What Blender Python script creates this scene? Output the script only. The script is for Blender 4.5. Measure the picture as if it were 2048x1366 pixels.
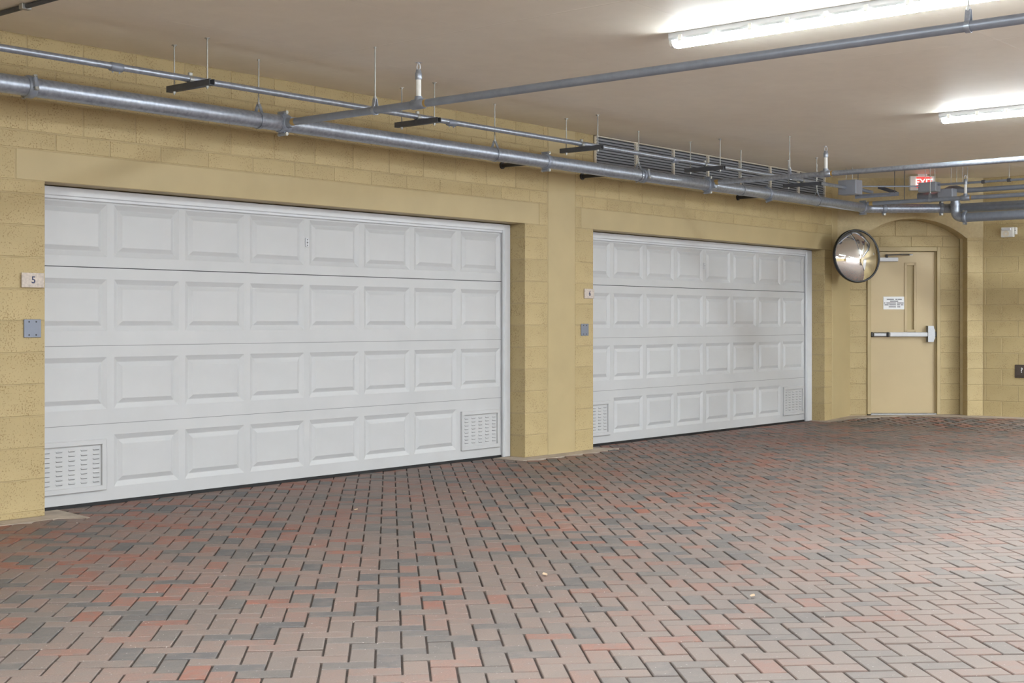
import bpy, math, random
import numpy as np
from mathutils import Vector, Matrix

for o in list(bpy.data.objects):
    bpy.data.objects.remove(o, do_unlink=True)
S = bpy.context.scene
COL = S.collection
PI = math.pi

# ------------------------------------------------------------------ camera
FPX, YAW = 2721.7, 0.6956          # focal length in pixels of a 2048 px wide frame
cam = bpy.data.cameras.new('camera')
cam.sensor_width = 36.0
cam.lens = FPX / 2048 * 36.0
cam.shift_y = -40.0 / 2048
cam.clip_start, cam.clip_end = 0.05, 200
cam_o = bpy.data.objects.new('camera', cam)
COL.objects.link(cam_o)
cam_o.location = (0, -7.935, 1.256)
cam_o.rotation_euler = (PI / 2, 0, YAW - PI / 2)
S.camera = cam_o

# ------------------------------------------------------------------ world, exposure
W = bpy.data.worlds.new('world'); S.world = W
W.use_nodes = True
bg = W.node_tree.nodes['Background']
bg.inputs[0].default_value = (0.86, 0.92, 1.0, 1)
bg.inputs[1].default_value = 2.6
S.view_settings.view_transform = 'Standard'
S.view_settings.look = 'None'
S.view_settings.gamma = 1.0
S.view_settings.use_curve_mapping = False
S.view_settings.exposure = 1.80
LAMP_STRENGTH = 47.0

# ------------------------------------------------------------------ constants
CEIL = 3.085
RX, RY = math.sin(YAW), -math.cos(YAW)      # image-right direction on the floor
FX, FY = math.cos(YAW), math.sin(YAW)       # view direction
CX, CYc = 15.983, 0.0                       # corner between the front wall and the angled corner wall
ARCH_W = 1.855
XR, YR = CX + RX * ARCH_W, CYc + RY * ARCH_W  # corner between angled wall and right wall
DY = 0.205                                  # face of the garage doors

# ------------------------------------------------------------------ mesh helpers
class MB:
    def __init__(s): s.v, s.f, s.sm = [], [], []
    def add(s, vs, fs, smooth=False):
        n = len(s.v); s.v += [tuple(map(float, p)) for p in vs]
        s.f += [tuple(n + i for i in f) for f in fs]; s.sm += [smooth] * len(fs)
        return s
    def box(s, x0, x1, y0, y1, z0, z1):
        v = [(x, y, z) for x in (x0, x1) for y in (y0, y1) for z in (z0, z1)]
        return s.add(v, [(0, 1, 3, 2), (4, 6, 7, 5), (0, 4, 5, 1), (2, 3, 7, 6), (0, 2, 6, 4), (1, 5, 7, 3)])
    def bbox(s, x0, x1, y0, y1, z0, z1, b):
        """box with chamfered edges"""
        lo, hi = (x0, y0, z0), (x1, y1, z1)
        v, idx = [], {}
        for c in range(8):
            sg = [(c >> k) & 1 for k in range(3)]
            for ax in range(3):
                p = []
                for k in range(3):
                    e = hi[k] if sg[k] else lo[k]
                    p.append(e if k == ax else (e - b if sg[k] else e + b))
                idx[(c, ax)] = len(v); v.append(p)
        fs = []
        cen = [(lo[k] + hi[k]) / 2 for k in range(3)]
        for ax in range(3):
            o1, o2 = [k for k in range(3) if k != ax]
            for sd in (0, 1):
                cs = [(sd << ax) | (a << o1) | (bb << o2) for a, bb in ((0, 0), (1, 0), (1, 1), (0, 1))]
                fs.append([idx[(c, ax)] for c in cs])
            # edges running along ax
            for a in (0, 1):
                for bb in (0, 1):
                    c0 = (a << o1) | (bb << o2); c1 = c0 | (1 << ax)
                    fs.append([idx[(c0, o1)], idx[(c1, o1)], idx[(c1, o2)], idx[(c0, o2)]])
        for c in range(8): fs.append([idx[(c, 0)], idx[(c, 1)], idx[(c, 2)]])
        out = []
        for f in fs:
            P = [Vector(v[i]) for i in f]
            n = (P[1] - P[0]).cross(P[2] - P[0])
            m = sum(P, Vector()) / len(P) - Vector(cen)
            out.append(f if n.dot(m) > 0 else f[::-1])
        return s.add(v, out)
    def tube(s, pts, r, n=16, cap=True, smooth=True):
        pts = [Vector(p) for p in pts]
        rad = r if isinstance(r, (list, tuple)) else [r] * len(pts)
        t0 = (pts[1] - pts[0]).normalized()
        a = Vector((0, 0, 1)) if abs(t0.z) < .9 else Vector((1, 0, 0))
        u = t0.cross(a).normalized()
        rings, v = [], []
        for i, p in enumerate(pts):
            if i == 0: t = t0
            elif i == len(pts) - 1: t = (pts[i] - pts[i - 1]).normalized()
            else:
                t = ((pts[i] - pts[i - 1]).normalized() + (pts[i + 1] - pts[i]).normalized()).normalized()
            u = (u - t * u.dot(t)).normalized(); w = t.cross(u)
            k = 1.0
            ring = []
            for j in range(n):
                an = 2 * PI * j / n
                ring.append(len(v)); v.append(p + (u * math.cos(an) + w * math.sin(an)) * rad[i] * k)
            rings.append(ring)
        fs = []
        for i in range(len(rings) - 1):
            for j in range(n):
                a_, b_ = rings[i], rings[i + 1]
                fs.append((a_[j], a_[(j + 1) % n], b_[(j + 1) % n], b_[j]))
        s.add(v, fs, smooth)
        if cap:
            s.add([v[i] for i in rings[0]], [tuple(range(n))[::-1]])
            s.add([v[i] for i in rings[-1]], [tuple(range(n))])
        return s
    def prism(s, poly, axis, a0, a1):
        """extrude a 2D polygon along an axis: axis 'z' -> poly (x,y); 'y' -> poly (x,z); 'x' -> poly (y,z)"""
        def P(p, a):
            return {'z': (p[0], p[1], a), 'y': (p[0], a, p[1]), 'x': (a, p[0], p[1])}[axis]
        n = len(poly)
        v = [P(p, a0) for p in poly] + [P(p, a1) for p in poly]
        ar = sum(poly[i][0] * poly[(i + 1) % n][1] - poly[(i + 1) % n][0] * poly[i][1] for i in range(n))
        flip = (ar < 0) ^ (axis == 'y')
        f0, f1 = tuple(range(n))[::-1], tuple(range(n, 2 * n))
        fs = [f0, f1] + [(i, (i + 1) % n, n + (i + 1) % n, n + i) for i in range(n)]
        if flip: fs = [f[::-1] for f in fs]
        return s.add(v, fs)
    def ring(s, c, axis, r0, r1, h, n=24):
        """flat-sided ring (washer) around c"""
        axis = Vector(axis).normalized()
        a = Vector((0, 0, 1)) if abs(axis.z) < .9 else Vector((1, 0, 0))
        u = axis.cross(a).normalized(); w = axis.cross(u); c = Vector(c)
        v = []
        for (r, k) in ((r0, -h / 2), (r1, -h / 2), (r1, h / 2), (r0, h / 2)):
            for j in range(n):
                an = 2 * PI * j / n
                v.append(c + (u * math.cos(an) + w * math.sin(an)) * r + axis * k)
        fs = []
        for k in range(4):
            for j in range(n):
                fs.append((k * n + j, k * n + (j + 1) % n, ((k + 1) % 4) * n + (j + 1) % n, ((k + 1) % 4) * n + j))
        return s.add(v, fs, False)

def mesh_from(mb, name):
    me = bpy.data.meshes.new(name)
    me.from_pydata(mb.v, [], mb.f)
    me.polygons.foreach_set('use_smooth', mb.sm)
    me.update()
    return me

def link(name, me, parent=None, loc=(0, 0, 0), rotz=0.0):
    o = bpy.data.objects.new(name, me); COL.objects.link(o)
    o.location = loc; o.rotation_euler = (0, 0, rotz)
    if parent is not None: o.parent = parent
    return o

def obj(name, mb, mat, parent=None, loc=(0, 0, 0), rotz=0.0, world=False):
    """one mesh object; world=True: vertices given in world space, parent is an unrotated thing"""
    if world and parent is not None:
        off = Vector(parent.location)
        q = parent.parent
        while q is not None: off += Vector(q.location); q = q.parent
        mb.v = [tuple(Vector(p) - off) for p in mb.v]
    elif world and parent is None:
        mb.v = [tuple(Vector(p) - Vector(loc)) for p in mb.v]
    me = mesh_from(mb, name); me.materials.append(mat)
    return link(name, me, parent, loc, rotz)

def thing(name, label, cat, loc=(0, 0, 0), rotz=0.0, group=None):
    o = link(name, None, None, loc, rotz)
    o['label'] = label; o['category'] = cat
    if group: o['group'] = group
    o.empty_display_size = .1
    return o
def tag(o, label, cat, group=None, kind=None):
    o['label'] = label; o['category'] = cat
    if group: o['group'] = group
    if kind: o['kind'] = kind
    return o
def struct(o, label=None):
    o['kind'] = 'structure'
    if label: o['label'] = label
    return o

def text_mesh(body, size, mat, depth=.002, align='CENTER'):
    c = bpy.data.curves.new('txt', 'FONT'); c.body = body; c.size = size
    c.align_x = align; c.align_y = 'CENTER'; c.extrude = depth / 2; c.offset = size * .012
    t = bpy.data.objects.new('txt', c); COL.objects.link(t)
    dg = bpy.context.evaluated_depsgraph_get()
    me = bpy.data.meshes.new_from_object(t.evaluated_get(dg))
    bpy.data.objects.remove(t); bpy.data.curves.remove(c)
    me.materials.clear(); me.materials.append(mat)
    # text lies in XY facing +Z -> stand it up in XZ facing -Y
    me.transform(Matrix.Rotation(PI / 2, 4, 'X'))
    return me

# ------------------------------------------------------------------ materials
def srgb(r, g, b):
    f = lambda c: (c / 255 / 12.92) if c / 255 <= .04045 else ((c / 255 + .055) / 1.055) ** 2.4
    return (f(r), f(g), f(b), 1)
def new_mat(name):
    m = bpy.data.materials.new(name); m.use_nodes = True
    nt = m.node_tree
    return m, nt, nt.nodes['Principled BSDF']
def N(nt, t, **kw):
    n = nt.nodes.new(t)
    for k, v in kw.items(): setattr(n, k, v)
    return n
def noise(nt, scale, detail=3, rough=.55, coord='Object', stretch=None):
    tc = N(nt, 'ShaderNodeTexCoord'); n = N(nt, 'ShaderNodeTexNoise')
    n.inputs['Scale'].default_value = scale; n.inputs['Detail'].default_value = detail; n.inputs['Roughness'].default_value = rough
    if stretch:
        mp = N(nt, 'ShaderNodeMapping'); mp.inputs['Scale'].default_value = stretch
        nt.links.new(tc.outputs[coord], mp.inputs[0]); nt.links.new(mp.outputs[0], n.inputs['Vector'])
    else: nt.links.new(tc.outputs[coord], n.inputs['Vector'])
    return n
def ramp(nt, src, stops):
    r = N(nt, 'ShaderNodeValToRGB'); e = r.color_ramp.elements
    e[0].position, e[0].color = stops[0]; e[1].position, e[1].color = stops[-1]
    for p, c in stops[1:-1]:
        x = e.new(p); x.color = c
    nt.links.new(src, r.inputs[0]); return r
def mixc(nt, fac, a, b, mode='MIX'):
    m = N(nt, 'ShaderNodeMix', data_type='RGBA', blend_type=mode)
    for i, s in ((0, fac), (6, a), (7, b)):
        if hasattr(s, 'node'): nt.links.new(s, m.inputs[i])
        else: m.inputs[i].default_value = s
    return m.outputs[2]
def bump(nt, b, h, strength=.3, dist=.01):
    n = N(nt, 'ShaderNodeBump'); n.inputs['Strength'].default_value = strength; n.inputs['Distance'].default_value = dist
    nt.links.new(h, n.inputs['Height']); nt.links.new(n.outputs[0], b.inputs['Normal']); return n
def plain(name, col, rough=.5, metal=0.0, var=.06, scale=8, bstr=0.0, bscale=60, spec=.5):
    m, nt, b = new_mat(name)
    n = noise(nt, scale)
    dk = tuple(c * (1 - var * 2) for c in col[:3]) + (1,); lt = tuple(min(1, c * (1 + var)) for c in col[:3]) + (1,)
    r = ramp(nt, n.outputs['Fac'], [(.3, dk), (.7, lt)])
    nt.links.new(r.outputs[0], b.inputs['Base Color'])
    b.inputs['Roughness'].default_value = rough; b.inputs['Metallic'].default_value = metal
    b.inputs['Specular IOR Level'].default_value = spec
    if bstr:
        bn = noise(nt, bscale, 4); bump(nt, b, bn.outputs['Fac'], bstr, .004)
    return m

YEL = srgb(205, 178, 128)
def block_paint():
    m, nt, b = new_mat('painted_block')
    n1 = noise(nt, 1.6, 3, coord='Object')
    tc = N(nt, 'ShaderNodeTexCoord')
    oi = N(nt, 'ShaderNodeObjectInfo')
    base = ramp(nt, n1.outputs['Fac'], [(.25, srgb(171, 152, 109)), (.75, srgb(185, 166, 124))])
    hsv = N(nt, 'ShaderNodeHueSaturation')
    mr = N(nt, 'ShaderNodeMapRange'); mr.inputs[3].default_value = .96; mr.inputs[4].default_value = 1.04
    nt.links.new(oi.outputs['Random'], mr.inputs[0]); nt.links.new(mr.outputs[0], hsv.inputs['Value'])
    nt.links.new(base.outputs[0], hsv.inputs['Color'])
    # pits of the open block texture that the paint did not fill
    add = N(nt, 'ShaderNodeVectorMath', operation='ADD')
    cmb = N(nt, 'ShaderNodeCombineXYZ')
    mul = N(nt, 'ShaderNodeMath', operation='MULTIPLY'); mul.inputs[1].default_value = 37.0
    nt.links.new(oi.outputs['Random'], mul.inputs[0]); nt.links.new(mul.outputs[0], cmb.inputs[0]); nt.links.new(mul.outputs[0], cmb.inputs[2])
    nt.links.new(tc.outputs['Object'], add.inputs[0]); nt.links.new(cmb.outputs[0], add.inputs[1])
    pit = N(nt, 'ShaderNodeTexNoise'); pit.inputs['Scale'].default_value = 95; pit.inputs['Detail'].default_value = 2
    nt.links.new(add.outputs[0], pit.inputs['Vector'])
    reg = N(nt, 'ShaderNodeTexNoise'); reg.inputs['Scale'].default_value = 7; reg.inputs['Detail'].default_value = 2
    nt.links.new(add.outputs[0], reg.inputs['Vector'])
    sub = N(nt, 'ShaderNodeMath', operation='MULTIPLY_ADD'); sub.inputs[1].default_value = .35
    nt.links.new(reg.outputs['Fac'], sub.inputs[0]); nt.links.new(pit.outputs['Fac'], sub.inputs[2])
    pr = ramp(nt, sub.outputs[0], [(.76, (0, 0, 0, 1)), (.84, (1, 1, 1, 1))])
    sc = N(nt, 'ShaderNodeMath', operation='MULTIPLY'); sc.inputs[1].default_value = .55
    nt.links.new(pr.outputs[0], sc.inputs[0])
    col = mixc(nt, sc.outputs[0], hsv.outputs[0], srgb(122, 96, 52))
    nt.links.new(col, b.inputs['Base Color'])
    inv = N(nt, 'ShaderNodeMath', operation='SUBTRACT'); inv.inputs[0].default_value = 1.0
    nt.links.new(pr.outputs[0], inv.inputs[1])
    bump(nt, b, inv.outputs[0], .5, .003)
    b.inputs['Roughness'].default_value = .62
    return m
M = {}
M['block'] = block_paint()
M['mortar'] = plain('painted_mortar', srgb(172, 154, 116), .7, bstr=.2)
M['smooth'] = plain('painted_smooth', srgb(178, 160, 120), .55, var=.03, scale=2.2, bstr=.06, bscale=40)
M['stucco'] = plain('painted_stucco', srgb(180, 162, 124), .65, var=.05, scale=30, bstr=.5, bscale=70)
M['doorpaint'] = plain('painted_steel_door', srgb(186, 166, 128), .45, var=.02, scale=2)
M['white'] = plain('white_garage_steel', srgb(189, 190, 192), .45, var=.02, scale=3, bstr=.05, bscale=25)
M['whitetrim'] = plain('white_vinyl', srgb(205, 207, 212), .4, var=.02)
M['whiteplastic'] = plain('white_plastic', srgb(225, 225, 222), .4, var=.03)
M['galv'] = None
def galv():
    m, nt, b = new_mat('galvanised_steel')
    n = noise(nt, 38, 4); n2 = noise(nt, 5, 3)
    r = ramp(nt, n.outputs['Fac'], [(.3, srgb(150, 157, 170)), (.7, srgb(182, 189, 201))])
    r2 = ramp(nt, n2.outputs['Fac'], [(.3, (.85, .85, .86, 1)), (.7, (1, 1, 1, 1))])
    nt.links.new(mixc(nt, 1.0, r.outputs[0], r2.outputs[0], 'MULTIPLY'), b.inputs['Base Color'])
    b.inputs['Metallic'].default_value = .75
    rr = N(nt, 'ShaderNodeMapRange'); rr.inputs[3].default_value = .30; rr.inputs[4].default_value = .5
    nt.links.new(n.outputs['Fac'], rr.inputs[0]); nt.links.new(rr.outputs[0], b.inputs['Roughness'])
    return m
M['galv'] = galv()
M['greysteel'] = plain('grey_painted_steel', srgb(138, 145, 158), .42, .35, var=.05, scale=20)
M['darksteel'] = plain('dark_strut_steel', srgb(88, 90, 96), .5, .4, var=.06, scale=20)
M['blacksteel'] = plain('dark_brace_steel', srgb(62, 63, 67), .5, .4, var=.06, scale=20)
M['boxgrey'] = plain('junction_box_grey', srgb(150, 154, 164), .5, .2, var=.03)
M['rod'] = plain('zinc_rod', srgb(175, 175, 172), .4, .6, var=.05)
M['steel'] = plain('brushed_steel', srgb(150, 151, 152), .38, .8, var=.03, scale=60)
M['brass'] = plain('brass_thread', srgb(190, 160, 105), .4, .6)
M['louver'] = plain('grey_louvre', srgb(168, 170, 176), .5, .0, var=.03)
M['cream'] = plain('cream_frame', srgb(222, 214, 198), .5, var=.02)
M['rubber'] = plain('black_rubber', srgb(20, 21, 24), .6)
M['black'] = plain('black_plastic', srgb(16, 16, 18), .35)
M['seam'] = plain('grey_seam', srgb(128, 130, 132), .6)
M['hole'] = plain('dark_slot', srgb(120, 120, 122), .6)
M['navy'] = plain('navy_paint', srgb(38, 48, 88), .5)
M['ink'] = plain('printed_ink', srgb(110, 112, 116), .6)
M['paper'] = plain('white_sign', srgb(232, 233, 236), .5, var=.01)
M['plate'] = plain('cover_plate_grey', srgb(122, 128, 142), .4, .3, var=.02)
M['bronze'] = plain('dark_bronze_plate', srgb(84, 74, 68), .4, .3, var=.04)
M['concrete'] = plain('concrete_strip', srgb(176, 162, 148), .8, var=.12, scale=9, bstr=.3)
M['travertine'] = plain('travertine_tile', srgb(196, 184, 174), .5, var=.12, scale=55)
M['sand'] = plain('joint_sand', srgb(62, 51, 45), .9, var=.2, scale=40)
M['leaf'] = plain('dry_leaf', srgb(196, 170, 140), .7)

def ceiling_mat():
    m, nt, b = new_mat('painted_concrete_ceiling')
    n1 = noise(nt, .5, 4); n2 = noise(nt, 7, 4)
    r = ramp(nt, n1.outputs['Fac'], [(.3, srgb(236, 227, 213)), (.7, srgb(244, 237, 224))])
    r2 = ramp(nt, n2.outputs['Fac'], [(.3, (.96, .96, .96, 1)), (.7, (1, 1, 1, 1))])
    nt.links.new(mixc(nt, 1.0, r.outputs[0], r2.outputs[0], 'MULTIPLY'), b.inputs['Base Color'])
    # shallow formwork board seams along both directions plus trowel grain
    tc = N(nt, 'ShaderNodeTexCoord'); sp = N(nt, 'ShaderNodeSeparateXYZ'); nt.links.new(tc.outputs['Object'], sp.inputs[0])
    hs = []
    for ax, per, off in ((0, 2.44, 11.25), (1, 1.22, -2.25)):
        a = N(nt, 'ShaderNodeMath', operation='ADD'); a.inputs[1].default_value = -off + per * 20.5
        nt.links.new(sp.outputs[ax], a.inputs[0])
        f = N(nt, 'ShaderNodeMath', operation='MODULO'); f.inputs[1].default_value = per
        nt.links.new(a.outputs[0], f.inputs[0])
        c = N(nt, 'ShaderNodeMath', operation='SUBTRACT'); c.inputs[1].default_value = per / 2; nt.links.new(f.outputs[0], c.inputs[0])
        ab = N(nt, 'ShaderNodeMath', operation='ABSOLUTE'); nt.links.new(c.outputs[0], ab.inputs[0])
        mr = N(nt, 'ShaderNodeMapRange'); mr.inputs[1].default_value = 0; mr.inputs[2].default_value = .012
        nt.links.new(ab.outputs[0], mr.inputs[0]); hs.append(mr.outputs[0])
    mu = N(nt, 'ShaderNodeMath', operation='MULTIPLY'); nt.links.new(hs[0], mu.inputs[0]); nt.links.new(hs[1], mu.inputs[1])
    n3 = noise(nt, 90, 3); n4 = noise(nt, 3, 3, stretch=(1, 6, 1))
    ad = N(nt, 'ShaderNodeMath', operation='MULTIPLY_ADD'); ad.inputs[1].default_value = .10
    nt.links.new(n3.outputs['Fac'], ad.inputs[0]); nt.links.new(mu.outputs[0], ad.inputs[2])
    ad2 = N(nt, 'ShaderNodeMath', operation='MULTIPLY_ADD'); ad2.inputs[1].default_value = .8
    nt.links.new(n4.outputs['Fac'], ad2.inputs[0]); nt.links.new(ad.outputs[0], ad2.inputs[2])
    bump(nt, b, ad2.outputs[0], .5, .003)
    b.inputs['Roughness'].default_value = .58; b.inputs['Specular IOR Level'].default_value = .28
    return m
M['ceiling'] = ceiling_mat()

def paver_mat():
    m, nt, b = new_mat('brick_paver')
    at = N(nt, 'ShaderNodeAttribute'); at.attribute_name = 'tone'
    r = ramp(nt, at.outputs['Fac'], [(0, srgb(88, 86, 87)), (.16, srgb(102, 97, 94)), (.30, srgb(120, 106, 100)), (.5, srgb(128, 110, 102)),
                                     (.7, srgb(133, 107, 98)), (.86, srgb(139, 99, 86)), (1, srgb(142, 90, 74))])
    r.color_ramp.interpolation = 'LINEAR'
    geo = N(nt, 'ShaderNodeNewGeometry')
    def pn(scale, det, rough=.6):
        n = N(nt, 'ShaderNodeTexNoise'); n.inputs['Scale'].default_value = scale; n.inputs['Detail'].default_value = det; n.inputs['Roughness'].default_value = rough
        nt.links.new(geo.outputs['Position'], n.inputs['Vector']); return n
    fine = pn(170, 3); mid = pn(16, 3); big = pn(.45, 3); spk = pn(75, 1)
    c1 = mixc(nt, 1.0, r.outputs[0], ramp(nt, fine.outputs['Fac'], [(.3, (.68, .68, .68, 1)), (.7, (1.05, 1.05, 1.05, 1))]).outputs[0], 'MULTIPLY')
    # face-mix blend: patches of the neighbouring tone inside one paver
    c2 = mixc(nt, ramp(nt, mid.outputs['Fac'], [(.46, (0, 0, 0, 1)), (.62, (.5, .5, .5, 1))]).outputs[0], c1, srgb(112, 103, 98))
    # tyre grime lies in broad stains
    c3 = mixc(nt, ramp(nt, big.outputs['Fac'], [(.40, (0, 0, 0, 1)), (.68, (.40, .40, .40, 1))]).outputs[0], c2, srgb(98, 90, 86), 'MIX')
    c4 = mixc(nt, ramp(nt, spk.outputs['Fac'], [(.735, (0, 0, 0, 1)), (.775, (.8, .8, .8, 1))]).outputs[0], c3, srgb(200, 192, 186))
    # the open lane away from the doors is cleaner, and paler from lamp gloss painted into the colour, than the grimy strip along the garages
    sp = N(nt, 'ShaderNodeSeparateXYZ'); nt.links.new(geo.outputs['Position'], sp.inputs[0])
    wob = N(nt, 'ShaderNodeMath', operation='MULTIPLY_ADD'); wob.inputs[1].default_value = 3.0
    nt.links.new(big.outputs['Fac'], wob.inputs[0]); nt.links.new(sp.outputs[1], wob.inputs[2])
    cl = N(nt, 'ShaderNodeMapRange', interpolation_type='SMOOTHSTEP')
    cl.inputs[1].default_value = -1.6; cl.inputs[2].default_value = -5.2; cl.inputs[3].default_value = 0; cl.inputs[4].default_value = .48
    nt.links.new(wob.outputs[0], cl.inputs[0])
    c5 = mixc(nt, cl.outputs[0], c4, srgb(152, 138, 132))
    nt.links.new(c5, b.inputs['Base Color'])
    b.inputs['Roughness'].default_value = .6; b.inputs['Specular IOR Level'].default_value = .4
    bump(nt, b, fine.outputs['Fac'], .35, .002)
    return m
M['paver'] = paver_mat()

def emis(name, col, st):
    m, nt, b = new_mat(name)
    b.inputs['Base Color'].default_value = col
    b.inputs['Emission Color'].default_value = col; b.inputs['Emission Strength'].default_value = st
    return m
M['lamp'] = emis('lit_diffuser', (.89, .97, 1.0, 1), LAMP_STRENGTH)
M['lampside'] = emis('lit_diffuser_side', (.89, .97, 1.0, 1), LAMP_STRENGTH * .6)
M['exitred'] = emis('exit_red', srgb(235, 60, 55), .5)
M['exitlet'] = emis('exit_letters', srgb(255, 225, 215), .5)
def mirror_mat():
    m, nt, b = new_mat('convex_mirror')
    b.inputs['Base Color'].default_value = (.88, .88, .87, 1); b.inputs['Metallic'].default_value = 1; b.inputs['Roughness'].default_value = .03
    return m
M['mirror'] = mirror_mat()

# ------------------------------------------------------------------ the setting: shell
XL, XRW, YB = -3.0, XR, -24.0
def smooth01(a, b, x):
    t = np.clip((x - a) / (b - a), 0, 1); return t * t * (3 - 2 * t)
def fz(x, y):                       # the paving rises a little towards the end of the drive
    return .05 * smooth01(15.4, 17.0, np.asarray(x, float))

# ceiling slab
ceil = struct(obj('ceiling', MB().box(XL - .2, XRW + 1.2, YB - .2, 1.2, CEIL, CEIL + .2), M['ceiling']), 'tan painted concrete ceiling')

# floor: joint sand bed that carries the pavers
fb = MB()
xs = [XL - .2, 15.4, 15.7, 16.0, 16.3, 16.6, 17.0, XRW + 1.2]
for a, b_ in zip(xs[:-1], xs[1:]):
    za, zb = float(fz(a, 0)) - .009, float(fz(b_, 0)) - .009
    fb.add([(a, YB - .2, za), (b_, YB - .2, zb), (b_, 1.2, zb), (a, 1.2, za)], [(0, 1, 2, 3)])
fb.box(XL - .2, XRW + 1.2, YB - .2, 1.2, -.2, -.02)
floor = struct(obj('floor', fb, M['sand']), 'herringbone brick paver driveway floor')

JT = .0065           # block joint
BLK = {}
def block(parent, x0, x1, z0, z1, d=.03, y0=0.0, mat='block', name='block', b=.004):
    """one concrete block with its front at local y = y0; alike blocks share their mesh"""
    w, h = x1 - x0 - JT, z1 - z0 - JT
    if w < .012 or h < .012: return
    key = (round(w, 3), round(h, 3), round(d, 3), mat)
    if key not in BLK:
        mb = MB().bbox(-w / 2, w / 2, 0, d, -h / 2, h / 2, min(b, w / 4, h / 4))
        me = mesh_from(mb, name); me.materials.append(M[mat]); BLK[key] = me
    return link(name, BLK[key], parent, ((x0 + x1) / 2, y0, (z0 + z1) / 2))
def row(parent, xa, xb, z0, z1, phase, d=.03, L=.4064):
    """running-bond row between xa and xb, with a head joint at `phase`"""
    k = math.floor((xa - phase) / L); x = phase + k * L
    while x < xb - 1e-6:
        a, c = max(x, xa), min(x + L, xb)
        if c - a > .02: block(parent, a, c, z0, z1, d)
        x += L

O1, O2 = (4.81, 9.69), (10.752, 15.628)     # the two garage openings
OT = 2.156                                   # underside of the lintels
WT = .19                                     # wall thickness
COLA, COLB = (10.03, 10.455), (15.83, 16.36)
g = .0035
wb = MB()
wb.box(XL, O1[0] - g, g, WT - g, 0, CEIL)
wb.box(O1[0] - g, O1[1] + g, g, WT - g, OT + g, CEIL)
wb.box(O1[1] + g, O2[0] - g, g, WT - g, 0, CEIL)
wb.box(O2[0] - g, O2[1] + g, g, WT - g, OT + g, CEIL)
wb.box(O2[1] + g, COLB[1] + .3, g, WT - g, 0, CEIL)
wall_front = struct(obj('wall_front', wb, M['mortar']), 'yellow painted concrete block wall around the garage doors')
# header courses
C0, C1, C2, C3, C4 = 2.359, 2.472, 2.674, 2.877, CEIL
PH, PH2 = 5.493, 5.493 + .2032
for xa, xb in ((2.6, COLA[0] - .004), (COLA[1] + .004, COLB[0] - .004)):
    row(wall_front, xa, xb, C0, C1, PH2)
    row(wall_front, xa, xb, C1, C2, PH)
    row(wall_front, xa, xb, C2, C3, PH2)
row(wall_front, 2.6, COLA[0] - .004, C3, C4, PH)
row(wall_front, COLA[1] + .004, O2[0], C3, C4, PH)
row(wall_front, O2[1], COLB[0] - .004, C3, C4, PH)
# lintels
block(wall_front, 4.60, 9.90, OT, C0, WT, mat='smooth', name='lintel')
block(wall_front, 10.55, COLB[0] - .004, OT, C0, WT, mat='smooth', name='lintel')
row(wall_front, 2.6, 4.60, OT, C0, PH)
block(wall_front, 9.90, COLA[0], OT, C0)
block(wall_front, COLA[1], 10.55, OT, C0)
# piers: blocks beside the openings run through the wall thickness
def pier(x0, x1, zoff, edge):
    zs = [0] if zoff > .03 else []
    zs += [zoff + .2032 * k for k in range(0, 11)] + [OT]
    if zoff > .015 and zs[0] != 0: zs = [0] + zs[1:]
    for a, c in zip(zs[:-1], zs[1:]): block(wall_front, x0, x1, a, c, WT)
pier(4.4036, O1[0], .040, 1)
zs = [0] + [.04 + .2032 * k for k in range(0, 11)] + [OT]
for i, (a, c) in enumerate(zip(zs[:-1], zs[1:])): row(wall_front, 2.6, 4.4036, a, c, 4.4036 - .2032 * (i % 2))
pier(O1[1], COLA[0], .001, 0)
pier(COLA[1], O2[0], .001, 1)
pier(O2[1], COLB[0], .024, 0)
for a, c in (COLA, COLB):
    mb = MB().bbox(a + .004, c - .004, -.001, .05, 0, CEIL, .004)
    obj('concrete_column', mb, M['smooth'], wall_front)

# angled corner wall with the arched alcove (local x along the wall, local y into it)
ARCH_T = .27
AX0, AX1, AZ = 0.0, 1.651, 2.327
U0, AR = .965, 1.05
APEX = 2.57
def arch_z(u): return APEX - AR + math.sqrt(max(0, AR * AR - (u - U0) ** 2))
us = [AX0 + (AX1 - AX0) * i / 28 for i in range(29)]
aw = MB()
poly = [(us[i], arch_z(us[i])) for i in range(29)]
up = [(ARCH_W + .02, CEIL), (-.06, CEIL), (-.06, poly[0][1])]
# the spandrel is cut into vertical strips so that every face stays convex
for i in range(28):
    a, c = poly[i], poly[i + 1]
    aw.prism([(a[0], a[1]), (c[0], c[1]), (c[0], CEIL), (a[0], CEIL)], 'y', 0, ARCH_T)
aw.box(-.06, 0, 0, ARCH_T, poly[0][1], CEIL)
aw.box(AX1, ARCH_W + .3, 0, ARCH_T, AZ, CEIL)
aw.box(AX1 + .004, ARCH_W + .3, .005, ARCH_T - .005, 0, AZ)
wall_corner = struct(obj('wall_corner', aw, M['stucco'], None, (CX, CYc, 0), YAW - PI / 2), 'angled yellow wall with the arched alcove')
zs = [.05] + [.045 + .2032 * k for k in range(1, 12)] + [AZ]
for a, c in zip(zs[:-1], zs[1:]): block(wall_corner, AX1, ARCH_W, a, c, ARCH_T)
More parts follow.
